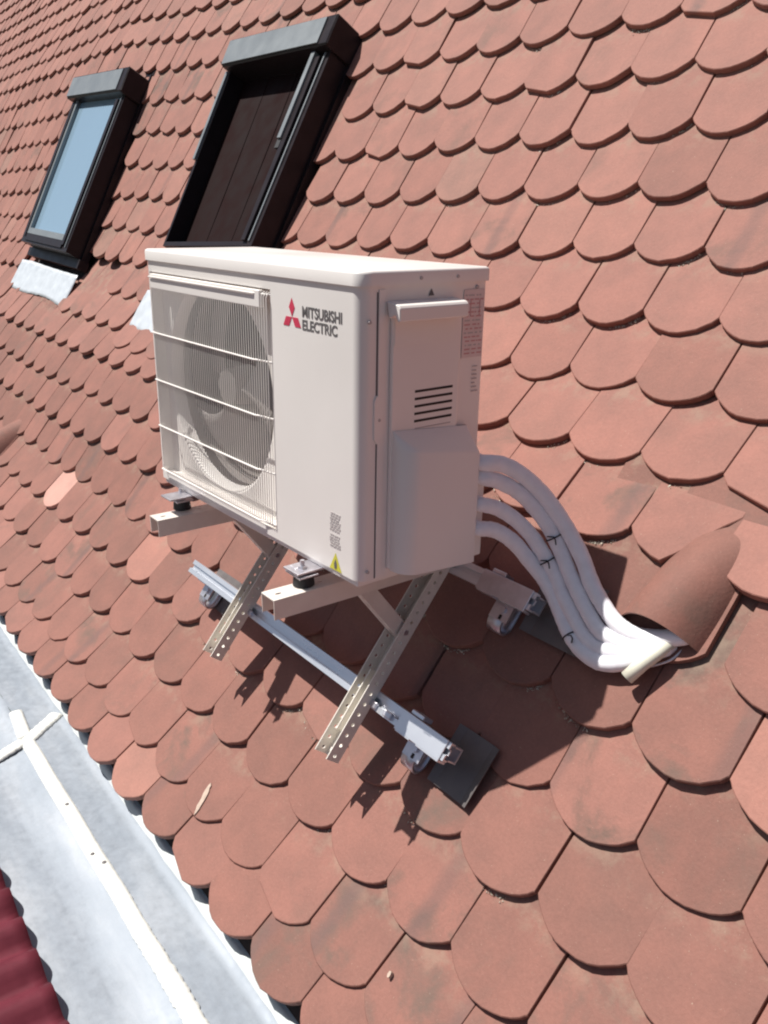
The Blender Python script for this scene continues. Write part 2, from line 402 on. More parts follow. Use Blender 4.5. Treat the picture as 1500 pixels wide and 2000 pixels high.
pale_px = {(125, 945): 1.0, (285, 1095): 0.96, (1460, 1590): 0.96, (250, 1530): 0.95, (1240, 1560): 0.8}
stain_px = [(350, 1500), (560, 1870), (110, 1250), (860, 1800), (700, 1780), (1230, 950), (430, 60), (385, 160), (150, 1255), (830, 1620), (320, 190), (285, 240), (640, 1860), (1140, 1480), (1430, 1420), (1120, 1900), (820, 1900)]
tiles = []
HOODJ = (9, 3.5)
for n in range(-NUP, 16):
    xlo = -11.0
    par = 0.0 if n % 2 == 0 else 0.5
    j = math.ceil((xlo-X0)/TW) + par
    while True:
        xc = colx(n, j+0.5)
        if xc > 2.9: break
        j0 = j; j += 1.0
        sh = 0.0
        base = roofpt(xc, n)
        pr = project(roofpt(xc, n-0.3))
        if n < 10 and in_sky(xc, base.y+0.05, 0.02): continue
        if pr and n == 6 and 25 < pr[0] < 212 and 500 < pr[1] < 640: continue      # aprons and the long cut course under the small skylight
        if n == 7 and pr and pr[0] < 64+25 and pr[0] > -100: sh = 0.45
        if n == 7 and pr and 245 < pr[0] < 420: sh = 0.5
        if n == 9 and abs(j0-3.5) < 0.1: continue    # the vent tile sits here
        if n == 12 and abs(j0+16) < 0.1: continue
        p0 = roofpt(xc, n+sh); up = roofpt(xc, n-1+sh)
        rt = roofpt(xc+0.05, n+sh)
        s = (up-p0); e = s.length; s.normalize(); r = (rt-p0).normalized(); nn = r.cross(s).normalized()
        tt = TT/max(e, 0.08)
        if n == 15: tt *= 0.6
        s2 = (s*e - nn*e*tt*1.0).normalized(); r2 = (r - s2*r.dot(s2)).normalized(); n2 = r2.cross(s2).normalized()
        M = frame(p0 + nn*rnd.uniform(-0.001, 0.0028), r2, s2, n2)
        M = M @ Matrix.Rotation(rnd.gauss(0, 0.008), 4, 'Z') @ Matrix.Rotation(rnd.gauss(0, 0.010), 4, 'X') @ Matrix.Rotation(rnd.gauss(0, 0.008), 4, 'Y')
        M = M @ Matrix.Translation((rnd.gauss(0, 0.0012), rnd.gauss(0, 0.003), 0))
        if rnd.random() < 0.07: M = M @ Matrix.Rotation(rnd.uniform(-0.035, -0.015), 4, 'X') @ Matrix.Translation((0, 0, 0.002))
        kind = rnd.choice([0, 2, 3, 4, 6, 7, 6, 7, 5])
        if n == 8 and abs(j0-3) < 0.1: kind = 1
        tiles.append(dict(M=M, kind=kind, n=n, j=j0, pc=M @ Vector((0, 0.04, 0)), tint=[min(max(rnd.gauss((0.52 if n < 6 else 0.46) if n < 9 else 0.22, 0.14), 0.0), 0.90), max(0, rnd.gauss(0.20, 0.28)), rnd.random()]))
for t in tiles:
    pr = project(t['pc']); t['px'] = pr
    t['size'] = 0
    if pr and -60 < pr[0] < 1560 and -60 < pr[1] < 2060:
        M = t['M']; q = [project(M @ Vector(c)) for c in ((-0.09, 0, 0), (0.09, 0, 0), (0.09, 0.13, 0), (-0.09, 0.13, 0))]
        a = 0.5*abs(sum(q[i][0]*q[(i+1) % 4][1]-q[(i+1) % 4][0]*q[i][1] for i in range(4)))
        t['size'] = a
        if 0 < pr[0] < 1500 and 0 < pr[1] < 2000: t['size'] += 1e-3
        else: t['size'] *= 0.2
        if 330 < pr[0] < 940 and 560 < pr[1] < 1020: t['size'] = 0.0     # behind the outdoor unit
vis = [t for t in tiles if t['px']]
for (u, v), val in pale_px.items():
    t = min(vis, key=lambda t: (t['px'][0]-u)**2+(t['px'][1]-v)**2); t['tint'][0] = val; t['tint'][1] = 0
for (u, v) in stain_px:
    t = min(vis, key=lambda t: (t['px'][0]-u)**2+(t['px'][1]-v)**2); t['tint'][1] = 1.0; t['tint'][0] *= 0.8
tiles.sort(key=lambda t: -t['size'])
near = tiles[:300]; far = tiles[300:]
for t in near:
    o = bpy.data.objects.new('roof_tile', TM[t['kind']]); COL.objects.link(o); o.parent = roof; o.matrix_world = t['M']
    o['tint'] = t['tint']
# the rest of the field, joined
V = []; Fc = []; TI = []; base = 0
tmpl = {k: (np.array([v.co[:] for v in me.vertices]), [tuple(p.vertices) for p in me.polygons]) for k, me in TM.items()}
for t in far:
    co, fs = tmpl[t['kind']]; Mx = np.array(t['M']); w = co @ Mx[:3, :3].T + Mx[:3, 3]
    V.append(w); Fc += [tuple(i+base for i in f) for f in fs]; base += len(co); TI += [t['tint']]*len(co)
me = bpy.data.meshes.new('roof_tile_field'); me.from_pydata(np.concatenate(V).tolist(), [], Fc); me.materials.append(M_TILEF)
at = me.attributes.new('tint', 'FLOAT_COLOR', 'POINT'); at.data.foreach_set('color', np.array([(*c, 1.0) for c in TI], dtype=np.float32).ravel())
o = bpy.data.objects.new('roof_tile_field', me); COL.objects.link(o); o.parent = roof; o['kind'] = 'stuff'

# ---- vent tiles: a rounded tile with a half-cone hood open downslope
def vent_tile(n, xc, label, px_c=0.0, scale=1.0):
    M = roofframe(xc, n)
    bm = bmesh.new()
    P = tile_outline(0); sc = 1.0
    prism(bm, [(x*1.0, y*1.0) for x, y in P], -0.013, 0.001, M @ Matrix.Rotation(-0.085, 4, 'X'))
    # hood: the tile swells into a rounded arch that is open downslope and fades upslope
    U, W = 28, 18; rows = []
    for side, off in ((0, 0.0), (1, -0.008)):
        g = []
        for i in range(W+1):
            v = i/W; y = -0.004 + v*0.240; hgt = 0.062*math.cos(math.pi/2*v)**1.1*(1+0.35*v); hw = 0.082*(1-0.42*v**2.2); cx = px_c + 0.026*v
            row = []
            for k in range(U+1):
                t = -1 + 2*k/U; u = cx + t*hw
                arch = (1-abs(t)**2.0)**0.9
                row.append(bm.verts.new(M @ Vector((u, y + 0.014*arch*(1-v) , max(hgt*arch + off*(0.4+0.6*arch), -0.012) - 0.085*y + 0.001 - 0.004*v))))
            g.append(row)
        rows.append(g)
        for a_, b_ in zip(g, g[1:]):
            for k in range(U): bm.faces.new((a_[k], a_[k+1], b_[k+1], b_[k]))
    for k in range(U): bm.faces.new((rows[0][0][k], rows[0][0][k+1], rows[1][0][k+1], rows[1][0][k]))
    o = obj('vent_tile', bm, M_VENT, roof); sharp(o, 40)
    o['tint'] = [0.10, 0.60, 0.31]; o['label'] = label
    return o
vent_tile(9, colx(9, 4.0)-0.034, 'terracotta vent tile with a rounded hood taking in the pipes', 0.0)
vent_tile(12, colx(12, -15.5)+0.05, 'terracotta vent tile with a dark hood near the left edge')

# crumbs of old mortar and lichen caught under the tile tips
bm = bmesh.new(); cr = random.Random(5)
cands = [t for t in near if t['px'] and 0 < t['px'][0] < 1500 and t['n'] < 15]
for t in cands:
    d = t['px'][2]
    if d > 2.6 or cr.random() < 0.30: continue
    a0 = cr.uniform(0.1, 0.7)*math.pi; a1 = a0 + cr.uniform(0.15, 0.45)*math.pi
    for k in range(int(cr.uniform(8, 52))):
        a = cr.uniform(a0, min(a1, 0.97*math.pi)); rr = 1 + abs(cr.gauss(0, 0.05))
        ua = -math.cos(a)*TWID/2; Ra = (TWID*TWID/4+SAG*SAG)/(2*SAG)
        p = t['M'] @ Vector((ua, -(math.sqrt(Ra*Ra-ua*ua)-(Ra-SAG)) - 0.002 - abs(cr.gauss(0, 0.004)), -TT + 0.0))
        s = cr.uniform(0.0008, 0.0031)
        vs = [bm.verts.new(p + Vector((cr.gauss(0, 1), cr.gauss(0, 1), cr.gauss(0, 1))).normalized()*s*1.3) for _ in range(4)]
        for f in ((0, 1, 2), (0, 2, 3), (0, 3, 1), (1, 3, 2)): bm.faces.new([vs[i] for i in f])
o = obj('mortar_crumbs', bm, M_MORTAR, roof); o['kind'] = 'stuff'

# chalky streak and a dropping on two tiles
def smear(n, x, length, width, ang, seed, name):
    r = random.Random(seed); M = roofframe(x, n) @ Matrix.Rotation(ang, 4, 'Z') @ Matrix.Rotation(-TT/0.16, 4, 'X'); bm = bmesh.new(); pts = []
    for i in range(26):
        a = 2*math.pi*i/26; k = 1+r.uniform(-.22, .22); pts.append((math.cos(a)*width*k, math.sin(a)*length*(1+r.uniform(-.08, .08))))
    prism(bm, pts, -0.004, 0.0045, M); obj(name, bm, M_CHALK, roof)
smear(14.02, -0.492, 0.040, 0.0075, 0.40, 5, 'chalk_streak')
smear(13.7, 0.20, 0.006, 0.0035, 0.2, 9, 'bird_dropping')

# ------------------------------------------------------------------ skylights
def bil(c, a, b_):
    tl, tr, bl, br = [Vector(p) for p in c]
    return (tl*(1-a)+tr*a)*b_ + (bl*(1-a)+br*a)*(1-b_)
def sky_frame(c):
    X = (bil(c, 1, .5)-bil(c, 0, .5)).normalized(); Y = bil(c, .5, 1)-bil(c, .5, 0); Z = X.cross(Y).normalized(); return Z
def slab(bm, c, a0, a1, b0, b1, h0, h1, nz, e=None):
    pts = [bil(c, a0, b0), bil(c, a1, b0), bil(c, a1, b1), bil(c, a0, b1)]
    lo = [bm.verts.new(p+nz*h0) for p in pts]; hi = [bm.verts.new(p+nz*h1) for p in pts]
    bm.faces.new(lo[::-1]); bm.faces.new(hi)
    for i in range(4): bm.faces.new((lo[i], lo[(i+1) % 4], hi[(i+1) % 4], hi[i]))
def skylight(key, label, shut):
    c = SKY[key]['c']; nz = sky_frame(c); base = bil(c, .5, .5) - nz*0.1
    root = empty('skylight', base); root['_abs'] = True
    tag(root, label, 'skylight', 'skylights in the tiled roof')
    bpy.context.view_layer.update()
    # outer casing
    bm = bmesh.new(); D = -0.135
    lw = .020 if shut else .055
    for a0, a1, b0, b1 in ((0, lw, 0, 1), (.945, 1, 0, 1), (lw, .945, 0, .02 if shut else .045), (lw, .945, .9, 1)):
        slab(bm, c, a0, a1, b0, b1, D, 0.0, nz)
    obj('casing', bm, M_WFRAME, root)
    # sash bars, a step above the casing
    for nm, (a0, a1, b0, b1), h in ((('side_cover', (.058, .098, .03, .84), .012), ('side_cover', (.902, .942, .03, .84), .012), ('bottom_cover', (.10, .90, .012, .05), .008)) if not shut else (('side_cover', (.905, .942, .02, .84), .012),)):
        bm = bmesh.new(); slab(bm, c, a0, a1, b0, b1, -0.03, h, nz); obj(nm, bm, M_WFRAME, root)
    bm = bmesh.new(); slab(bm, c, .962, .972, .02, .86, 0.001, 0.006, nz); obj('gasket_strip', bm, M_WHOOD, root)
    # hood box at the top
    bm = bmesh.new(); slab(bm, c, -.010, 1.02, .865, 1.005, -0.13, 0.040, nz); bmesh.ops.bevel(bm, geom=bm.edges[:], offset=0.006, segments=1, affect='EDGES'); obj('hood', bm, M_WFRAME, root)
    bm = bmesh.new(); slab(bm, c, -.005, .945, .875, .992, 0.039, 0.045, nz); obj('hood_panel', bm, M_WHOOD, root)
    if shut:
        bm = bmesh.new()
        slab(bm, c, .022, .90, .012, .93, -0.085, -0.075, nz); pan = obj('blind', bm, M_SHUT, root)
        for a in (.30, .58):
            bm = bmesh.new(); slab(bm, c, a, a+.003, .014, .88, -0.0755, -0.0735, nz); obj('blind_seam', bm, M_SHUT, pan)
        # upper half covers of the pivoting sash
        bm = bmesh.new(); slab(bm, c, .872, .903, .47, .86, -0.03, 0.02, nz); obj('upper_side_cover', bm, M_WHOOD, root)
        bm = bmesh.new(); slab(bm, c, -.012, .012, .42, .86, -0.03, 0.012, nz); obj('upper_side_cover', bm, M_WHOOD, root)
        bm = bmesh.new(); slab(bm, c, .865, .90, .43, .468, -0.03, 0.012, nz); obj('hinge', bm, M_BLACK, root)
    else:
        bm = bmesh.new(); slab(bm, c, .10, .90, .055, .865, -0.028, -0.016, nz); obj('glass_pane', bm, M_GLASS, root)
        bm = bmesh.new(); slab(bm, c, .10, .13, .055, .865, -0.0155, 0.006, nz); obj('glazing_bar', bm, M_WHOOD, root)
        bm = bmesh.new(); slab(bm, c, .10, .90, .052, .085, -0.0155, 0.006, nz); obj('glazing_bar', bm, M_WHOOD, root)
    # dark flashing skirt beside the casing
    bm = bmesh.new()
    slab(bm, c, 1.002, 1.022, -0.03, 1.04, -0.125, -0.085, nz); slab(bm, c, -.05, -0.002, -0.03, 1.06, -0.125, -0.085, nz); slab(bm, c, -0.05, 1.05, 1.035, 1.10, -0.125, -0.09, nz); slab(bm, c, -0.05, 1.05, -0.05, -0.002, -0.125, -0.07, nz)
    obj('flashing', bm, M_WFRAME, root)
    # crinkled pale lead apron below
    bm = bmesh.new(); g = []; ar = random.Random(len(label)); NX, NY = 26, 10
    p00 = bil(c, -.02, -0.02) - nz*0.085; p10 = bil(c, 1.0, -0.02) - nz*0.085
    for i in range(NX+1):
        col = []
        for k in range(NY+1):
            fx = i/NX; fy = k/NY; x = (p00.x-0.10)*(1-fx)+(p10.x+0.07)*fx
            top = roofframe(x, 5.75+ (0.25 if key == 'a' else .2)); ln = 0.185 + 0.012*math.sin(fx*7)+ar.uniform(-.002, .002)*(k == NY)
            col.append(bm.verts.new(top @ Vector((0, -fy*ln, 0.016 - 0.006*fy + 0.0022*math.sin(fx*40+fy*3)+ar.uniform(-.0007, .0007)))))
        g.append(col)
    for a_, b_ in zip(g, g[1:]):
        for k in range(NY): bm.faces.new((a_[k], a_[k+1], b_[k+1], b_[k]))
    o = obj('lead_apron', bm, M_LEAD, root, True)
    md = o.modifiers.new('s', 'SOLIDIFY'); md.thickness = 0.002
    return root
skylight('a', 'narrow skylight with pale blue glass and grey hood, farther left on the roof', False)  # pale blue of the glass is reflected sky painted into its base colour
skylight('b', 'large skylight with deep dark brown opening, directly above the white unit', True)

# ------------------------------------------------------------------ valley flashing and neighbouring sheet roof
zs = -0.85
valley = empty('metal_valley', (0, 0, 0)); tag(valley, 'weathered zinc valley sheets running below the tile eaves', None, None, 'structure')
def strip(name, prof, x0, x1, mat, step=0.12, wob=0.0, seed=1, parent=None, thick=0.0):
    bm = bmesh.new(); r = random.Random(seed); nx = int((x1-x0)/step); rows = []
    for i in range(nx+1):
        x = x0+(x1-x0)*i/nx; rows.append([bm.verts.new((x+0, y+r.gauss(0, wob), z+r.gauss(0, wob*0.6))) for y, z in prof])
    for a_, b_ in zip(rows, rows[1:]):
        for k in range(len(prof)-1): bm.faces.new((a_[k], a_[k+1], b_[k+1], b_[k]))
    o = obj(name, bm, mat, parent, True)
    return o
strip('valley_sheet', [(0.12, zs+0.02), (-0.10, zs-0.006), (-0.185, zs-0.004), (-0.198, zs+0.006), (-0.207, zs+0.012), (-0.214, zs+0.011), (-0.222, zs), (-0.25, zs-0.002), (-0.30, zs-0.002), (-0.345, zs-0.001)], -12, 3.0, M_ZINC, 0.05, 0.0007, 2, valley)
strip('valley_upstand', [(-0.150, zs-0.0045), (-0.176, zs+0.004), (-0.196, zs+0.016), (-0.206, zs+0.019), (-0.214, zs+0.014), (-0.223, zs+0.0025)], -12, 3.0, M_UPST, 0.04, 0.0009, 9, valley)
strip('valley_sheet', [(-0.3451, zs-0.001), (-0.365, zs-0.001), (-0.372, zs-0.006), (-0.455, zs-0.013), (-0.462, zs-0.013), (-0.53, zs-0.009), (-0.75, zs-0.006)], -12, 3.0, M_ZINC, 0.05, 0.0008, 3, valley)
def sealant(name, path, w, h, seed, parent):
    bm = bmesh.new(); r = random.Random(seed); pts = catmull(path, 14); rows = []
    for i, p in enumerate(pts):
        t = (pts[min(i+1, len(pts)-1)]-pts[max(i-1, 0)]).normalized(); s = Vector((0, 0, 1)).cross(t).normalized()
        rough = min(0.9, max(0.08, (p.x+0.62)*1.3)) if abs(t.x) > .7 else 0.45
        wl = w*(1+rough*r.uniform(-.16, .22)); wr = w*(1+rough*r.uniform(-.16, .22)); hh = h*(1+rough*r.uniform(-.35, .5))
        rows.append([bm.verts.new(p+s*a+Vector((0, 0, b_))) for a, b_ in ((-wl, -.002), (-wl*.93, hh*.55), (-wl*.5, hh*(1+rough*r.uniform(-.3, .3))), (0, hh), (wr*.5, hh*(1+rough*r.uniform(-.3, .3))), (wr*.93, hh*.55), (wr, -.002))])
    for a_, b_ in zip(rows, rows[1:]):
        for k in range(6): bm.faces.new((a_[k], a_[k+1], b_[k+1], b_[k]))
    bm.faces.new(rows[0]); bm.faces.new(rows[-1][::-1])
    return obj(name, bm, M_SEAL, parent, True)
seal = empty('sealed_seam', (-0.6, -0.35, zs)); seal['_abs'] = True; tag(seal, 'white sealant strip along the joint of the zinc valley sheets', 'sealant strip')
bpy.context.view_layer.update()
sealant('sealant_band', [(-1.25+i*0.11, -0.349+0.0009*math.sin(i*2.1), zs) for i in range(40)], 0.020, 0.006, 5, seal)
sealant('sealant_patch', [(-1.24, -0.36, zs), (-1.225, -0.40, zs), (-1.21, -0.46, zs-.008), (-1.20, -0.56, zs-.012), (-1.19, -0.70, zs-.012)], 0.020, 0.006, 6, seal)
sealant('sealant_patch', [(-1.24, -0.345, zs), (-1.27, -0.31, zs), (-1.31, -0.26, zs), (-1.33, -0.235, zs)], 0.022, 0.007, 7, seal)
sealant('sealant_patch', [(-1.26, -0.35, zs), (-1.34, -0.342, zs), (-1.42, -0.335, zs)], 0.020, 0.008, 8, seal)
for x, y in ((-0.87, -0.347), (-0.60, -0.343), (-0.645, -0.356)):
    bm = bmesh.new(); bmesh.ops.create_icosphere(bm, subdivisions=2, radius=0.0055, matrix=Matrix.Translation((x, y, zs+0.006)) @ Matrix.Diagonal((1, 1, .4, 1))); obj('rivet', bm, M_INK, seal, True)

sheet = empty('corrugated_sheet_roof', (-0.4, -0.6, zs)); sheet['_abs'] = True; tag(sheet, 'dark maroon corrugated metal roof corner at the lower left', 'sheet roof')
bpy.context.view_layer.update()
bm = bmesh.new(); rows = []; PW = 0.1065
for i in range(0, 420):
    x = -2.6 + i*0.0125; ph = (x+0.712)/PW*2*math.pi
    w = 0.5+0.5*math.cos(ph); w = w**0.75
    row = []
    for y in (-0.553, -0.58, -0.75, -1.2, -2.4):
        row.append(bm.verts.new((x, y, zs + 0.004 + 0.034*w + (-0.553-y)*0.06)))
    rows.append(row)
for a_, b_ in zip(rows, rows[1:]):
    for k in range(4): bm.faces.new((a_[k], a_[k+1], b_[k+1], b_[k]))
o = obj('corrugated_panel', bm, M_MAROON, sheet, True); md = o.modifiers.new('s', 'SOLIDIFY'); md.thickness = 0.0012

# ------------------------------------------------------------------ mounting rails, hooks, flashing plates
SD = Vector((0, 0.633, 0.774)).normalized(); SN = Vector((0, -SD.z, SD.y))      # up the strut / out of the roof
RAIL_LO = Vector((0, 0.128, -0.3326)); RAIL_UP = Vector((0, 0.335, -0.082))
def rail(center, x0, x1, label):
    root = empty('mounting_rail', (x0, center.y, center.z)); root['_abs'] = True; tag(root, label, 'rail', 'aluminium rails under the bracket')
    bpy.context.view_layer.update()
    # extruded profile in (slope, normal) coordinates with a slot on its outer face
    pr = [(-.020, -.020), (.020, -.020), (.020, .006), (.0235, .008), (.0235, .020), (.008, .020), (.008, .012), (-.008, .012), (-.008, .020), (-.0235, .020), (-.0235, .008), (-.020, .006)]
    bm = bmesh.new(); a = []; b_ = []
    pr = [(s*0.80, n) for s, n in pr]
    for s, n in pr:
        p = center + SD*s + SN*n; a.append(bm.verts.new((x0, p.y, p.z))); b_.append(bm.verts.new((x1, p.y, p.z)))
    for i in range(len(pr)): bm.faces.new((a[i], a[(i+1) % len(pr)], b_[(i+1) % len(pr)], b_[i]))
    # hollow ends
    for vs, xx, sg in ((a, x0, 1), (b_, x1, -1)):
        inner = [bm.verts.new((xx, *(center + SD*s*0.8 + SN*(n*0.8 if abs(n) > .011 else n*.6))[1:])) for s, n in pr]
        deep = [bm.verts.new((xx+sg*0.03, *(center + SD*s*0.8 + SN*(n*0.8 if abs(n) > .011 else n*.6))[1:])) for s, n in pr]
        for i in range(len(pr)):
            q = (i+1) % len(pr); bm.faces.new((vs[i], vs[q], inner[q], inner[i])); bm.faces.new((inner[i], inner[q], deep[q], deep[i]))
        bm.faces.new(deep)
    obj('rail_profile', bm, M_ALU, root)
    return root
rlo = rail(RAIL_LO, -1.00, 0.118, 'lower aluminium rail crossing in front of the unit in sunlight')
rup = rail(RAIL_UP, -1.00, 0.118, 'upper aluminium rail in the shadow behind the unit')
for root, cen in ((rlo, RAIL_LO),):
    for xx in (-0.105, -0.055, -0.64):
        M = frame(cen + Vector((xx, 0, 0)) + SN*0.021 - SD*0.010, (1, 0, 0), SD)
        bm = bmesh.new(); box(bm, (-.012, -.006, -.003), (.012, .008, .007), 0.002, M); obj('clamp_nut', bm, M_STEEL, root)
# coupler sleeve near the right end of the lower rail
for rt_, cen in ((rlo, RAIL_LO), (rup, RAIL_UP)):
    M = frame(cen + Vector((0.045, 0, 0)), (1, 0, 0), SD)
    bm = bmesh.new(); box(bm, (-.070, -.023, .0203), (.066, .020, .0235), 0.001, M); box(bm, (-.055, .0205, -.012), (-.018, .030, .018), 0.002, M); box(bm, (-.065, -.0255, .0), (-.02, -.0205, .0235), .001, M); box(bm, (-.0, -.0255, .0), (.066, -.0205, .0235), .001, M)
    if rt_ is rlo: obj('end_sleeve', bm, M_ALU, rt_)
    else: obj('clamp_plate', bm, M_STEEL, rt_)

def arc_plate(bm, path, w, t, ax):
    """bent strip: path in 3D, width along ax"""
    ax = Vector(ax).normalized()
    pts = [Vector(p) for p in path]; rows = []
    for i, p in enumerate(pts):
        tg = (pts[min(i+1, len(pts)-1)]-pts[max(i-1, 0)]).normalized(); nn = tg.cross(ax).normalized()
        rows.append([bm.verts.new(p+ax*a+nn*h) for a, h in ((-w/2, -t/2), (w/2, -t/2), (w/2, t/2), (-w/2, t/2))])
    for a_, b_ in zip(rows, rows[1:]):
        for k in range(4): bm.faces.new((a_[k], a_[(k+1) % 4], b_[(k+1) % 4], b_[k]))
    bm.faces.new(rows[0][::-1]); bm.faces.new(rows[-1])
def hook(x, cen, label, plate, prx=(0.0, 0.19), prn=(11.0, 12.2)):
    root = empty('roof_hook', cen + Vector((x, 0, 0)) - SN*0.05); root['_abs'] = True; tag(root, label, 'roof hook', 'steel hooks holding the rails')
    bpy.context.view_layer.update()
    X = Vector((x, 0, 0)); c = cen + X
    # flat slotted tongue lying parallel to the roof below the rail, then a curl that dives under the tiles
    bm = bmesh.new()
    arc_plate(bm, [c - SD*0.004 - SN*0.0225, c - SD*0.030 - SN*0.0225, c - SD*0.058 - SN*0.0235], 0.050, 0.004, (1, 0, 0)); obj('tongue_plate', bm, M_STEEL, root)
    bm = bmesh.new(); k = c + Vector((-0.008, 0, 0))
    path = [k - SD*0.040 - SN*0.0275, k - SD*0.060 - SN*0.0275, k - SD*0.074 - SN*0.034, k - SD*0.079 - SN*0.047, k - SD*0.070 - SN*0.060, k - SD*0.050 - SN*0.066, k - SD*0.0 - SN*0.066]
    arc_plate(bm, catmull(path, 5), 0.036, 0.005, (1, 0, 0)); obj('hook_arm', bm, M_STEEL, root, True)
    bm = bmesh.new(); arc_plate(bm, [c - SD*0.020 - SN*0.024, c - SD*0.0205 - SN*0.0, c - SD*0.0205 + SN*0.012], 0.044, 0.003, (1, 0, 0)); obj('upright_tab', bm, M_STEEL, root)
    M = frame(c - SD*0.036 - SN*0.0185 + Vector((.004, 0, 0)), (1, 0, 0), SD)
    bm = bmesh.new(); bmesh.ops.create_cone(bm, segments=6, radius1=0.0075, radius2=0.0075, depth=0.006, cap_ends=True, matrix=M); obj('bolt', bm, M_STEEL, root)
    bm = bmesh.new(); box(bm, (-.003, -.020, -.0022), (.003, -.010, -.0012), 0, M); obj('slot', bm, M_DARK, root)
    return root
hook(-0.925, RAIL_LO, 'steel roof hook at the left end of the lower rail', None)
hook(0.012, RAIL_LO, 'shiny steel roof hook near the right end of the lower rail', None)
hook(0.030, RAIL_UP, 'steel roof hook in shade under the upper rail end', None)
hook(-0.925, RAIL_UP, 'steel roof hook hidden behind the unit under the far end of the upper rail', None)

def metal_tile(x0, x1, n0, n1, label):
    """sheet metal plate that replaces a tile under a hook"""
    bm = bmesh.new(); rows = []
    for i in range(7):
        x = x0+(x1-x0)*i/6; col = []
        for k in range(6):
            n = n0+(n1-n0)*k/5; M = roofframe(x, n); h = 0.006 + (0.004 if i in (0, 6) else 0) + 0.006*(n1-n)
            col.append(bm.verts.new(M @ Vector((0, 0, 0.008 if i not in (0, 6) else 0.014))))
        rows.append(col)
    for a_, b_ in zip(rows, rows[1:]):
        for k in range(5): bm.faces.new((a_[k], a_[k+1], b_[k+1], b_[k]))
    o = obj('metal_roof_plate', bm, M_PLATE, None, False); md = o.modifiers.new('s', 'SOLIDIFY'); md.thickness = 0.0015; md.offset = 1
    tag(o, label, 'metal plate', 'metal plates under the roof hooks')
    return o
metal_tile(0.045, 0.156, 11.78, 11.0, 'grey metal plate under the right hook of the lower rail, partly in sun')
metal_tile(-1.005, -0.86, 11.72, 11.1, 'small grey metal plate under the left end of the lower rail')
metal_tile(0.070, 0.215, 9.65, 8.8, 'dark metal plate in the unit shadow beside the pipes')

# ------------------------------------------------------------------ bracket frames (arm, strut, brace)
def channel(bm, A, d, up, length, width, depth, t=0.0022, pitch=0.026, r=0.0045, web_holes=True, wskip=None, wslots=None):
    """U channel: web at A plane, flanges rising along up; A is the web centre line start"""
    d = Vector(d).normalized(); up = Vector(up).normalized(); s = d.cross(up).normalized()
    A = Vector(A)
    holed_wall(bm, A - s*width/2, d, s, up, length, width, t, pitch*1.6, r*0.9, (lambda i: not web_holes or (wskip(i) if wskip else False)), wslots)
    holed_wall(bm, A - s*width/2 + up*t, d, up, s, length, depth-t, t, pitch, r)
    holed_wall(bm, A + s*(width/2-t) + up*t, d, up, s, length, depth-t, t, pitch, r)
def bracket(xc, label):
    root = empty('support_bracket', (xc, 0.3, -0.1)); root['_abs'] = True; tag(root, label, 'bracket', 'perforated steel brackets carrying the unit')
    bpy.context.view_layer.update()
    # arm: closed side up, open below
    bm = bmesh.new(); channel(bm, (xc, -0.112, -0.0305), (0, 1, -0.012), (0, 0, -1), 0.45, 0.047, 0.036, 0.0022, 0.05, 0.0, True)
    bm.free(); bm = bmesh.new()
    d = Vector((0, 1, -0.012)).normalized()
    w = 0.047
    holed_wall(bm, (xc-w/2, -0.112, -0.0327), d, (1, 0, 0), (0, 0, 1), 0.45, w, 0.0022, 0.045, 0.0032, lambda i: i not in (0, 2, 5), lambda i: True)
    for xx in (xc-w/2, xc+w/2-0.0022):
        holed_wall(bm, (xx, -0.112, -0.070), d, (0, 0, 1), (1, 0, 0), 0.45, 0.037, 0.0022, 0.45, 0.0, lambda i: True)
    obj('arm', bm, M_WHITEST, root)
    # strut up the slope, open side out
    A = Vector((xc, 0.018, -0.4365))
    bm = bmesh.new(); channel(bm, A, SD, SN, 0.505, 0.044, 0.036, 0.0022, 0.0245, 0.0042, True, None, lambda i: i == 0)
    obj('strut', bm, M_GALV, root)
    # inner sliding piece seen as a bright fold
    bm = bmesh.new(); box(bm, (-.004, 0.06, .003), (-.0015, 0.20, .031), 0, frame(A, (1, 0, 0), SD)); obj('inner_fold', bm, M_GALV, root)
    # end bolt
    M = frame(A + SD*0.018 + SN*0.004, (1, 0, 0), SD)
    bm = bmesh.new(); bmesh.ops.create_cone(bm, segments=6, radius1=0.007, radius2=0.007, depth=0.014, cap_ends=True, matrix=M @ Matrix.Translation((0.004, 0, 0.006))); obj('bolt', bm, M_WHITEST, root)
    # brace between arm and strut
    P0 = Vector((xc-0.003, 0.075, -0.058)); P1 = Vector((xc-0.003, 0.190, -0.212)); d = (P1-P0); ln = d.length; d.normalize()
    up = Vector((0, -d.z, d.y)); up = -up if up.y > 0 else up
    bm = bmesh.new(); w2 = 0.030
    s = Vector((1, 0, 0))
    holed_wall(bm, P0 - s*w2/2 + up*0.0, d, s, up, ln, w2, 0.002, 0.048, 0.004, None, lambda i: True)
    for xx in (-w2/2, w2/2-0.002):
        holed_wall(bm, P0 + s*xx - up*0.030, d, up, s, ln, 0.030, 0.002, 1.0, 0, lambda i: True)
    obj('brace', bm, M_WHITEST, root)
    for P in (P0 + d*0.012, P1 - d*0.014):
        bm = bmesh.new(); bmesh.ops.create_cone(bm, segments=10, radius1=0.007, radius2=0.006, depth=0.052, cap_ends=True, matrix=frame(P - up*0.015, (0, 1, 0), (0, 0, 1))); obj('pin', bm, M_STEEL, root)
    return root
bracket(-0.133, 'right steel support bracket under the logo end of the unit')
bracket(-0.662, 'left steel support bracket under the fan end of the unit')

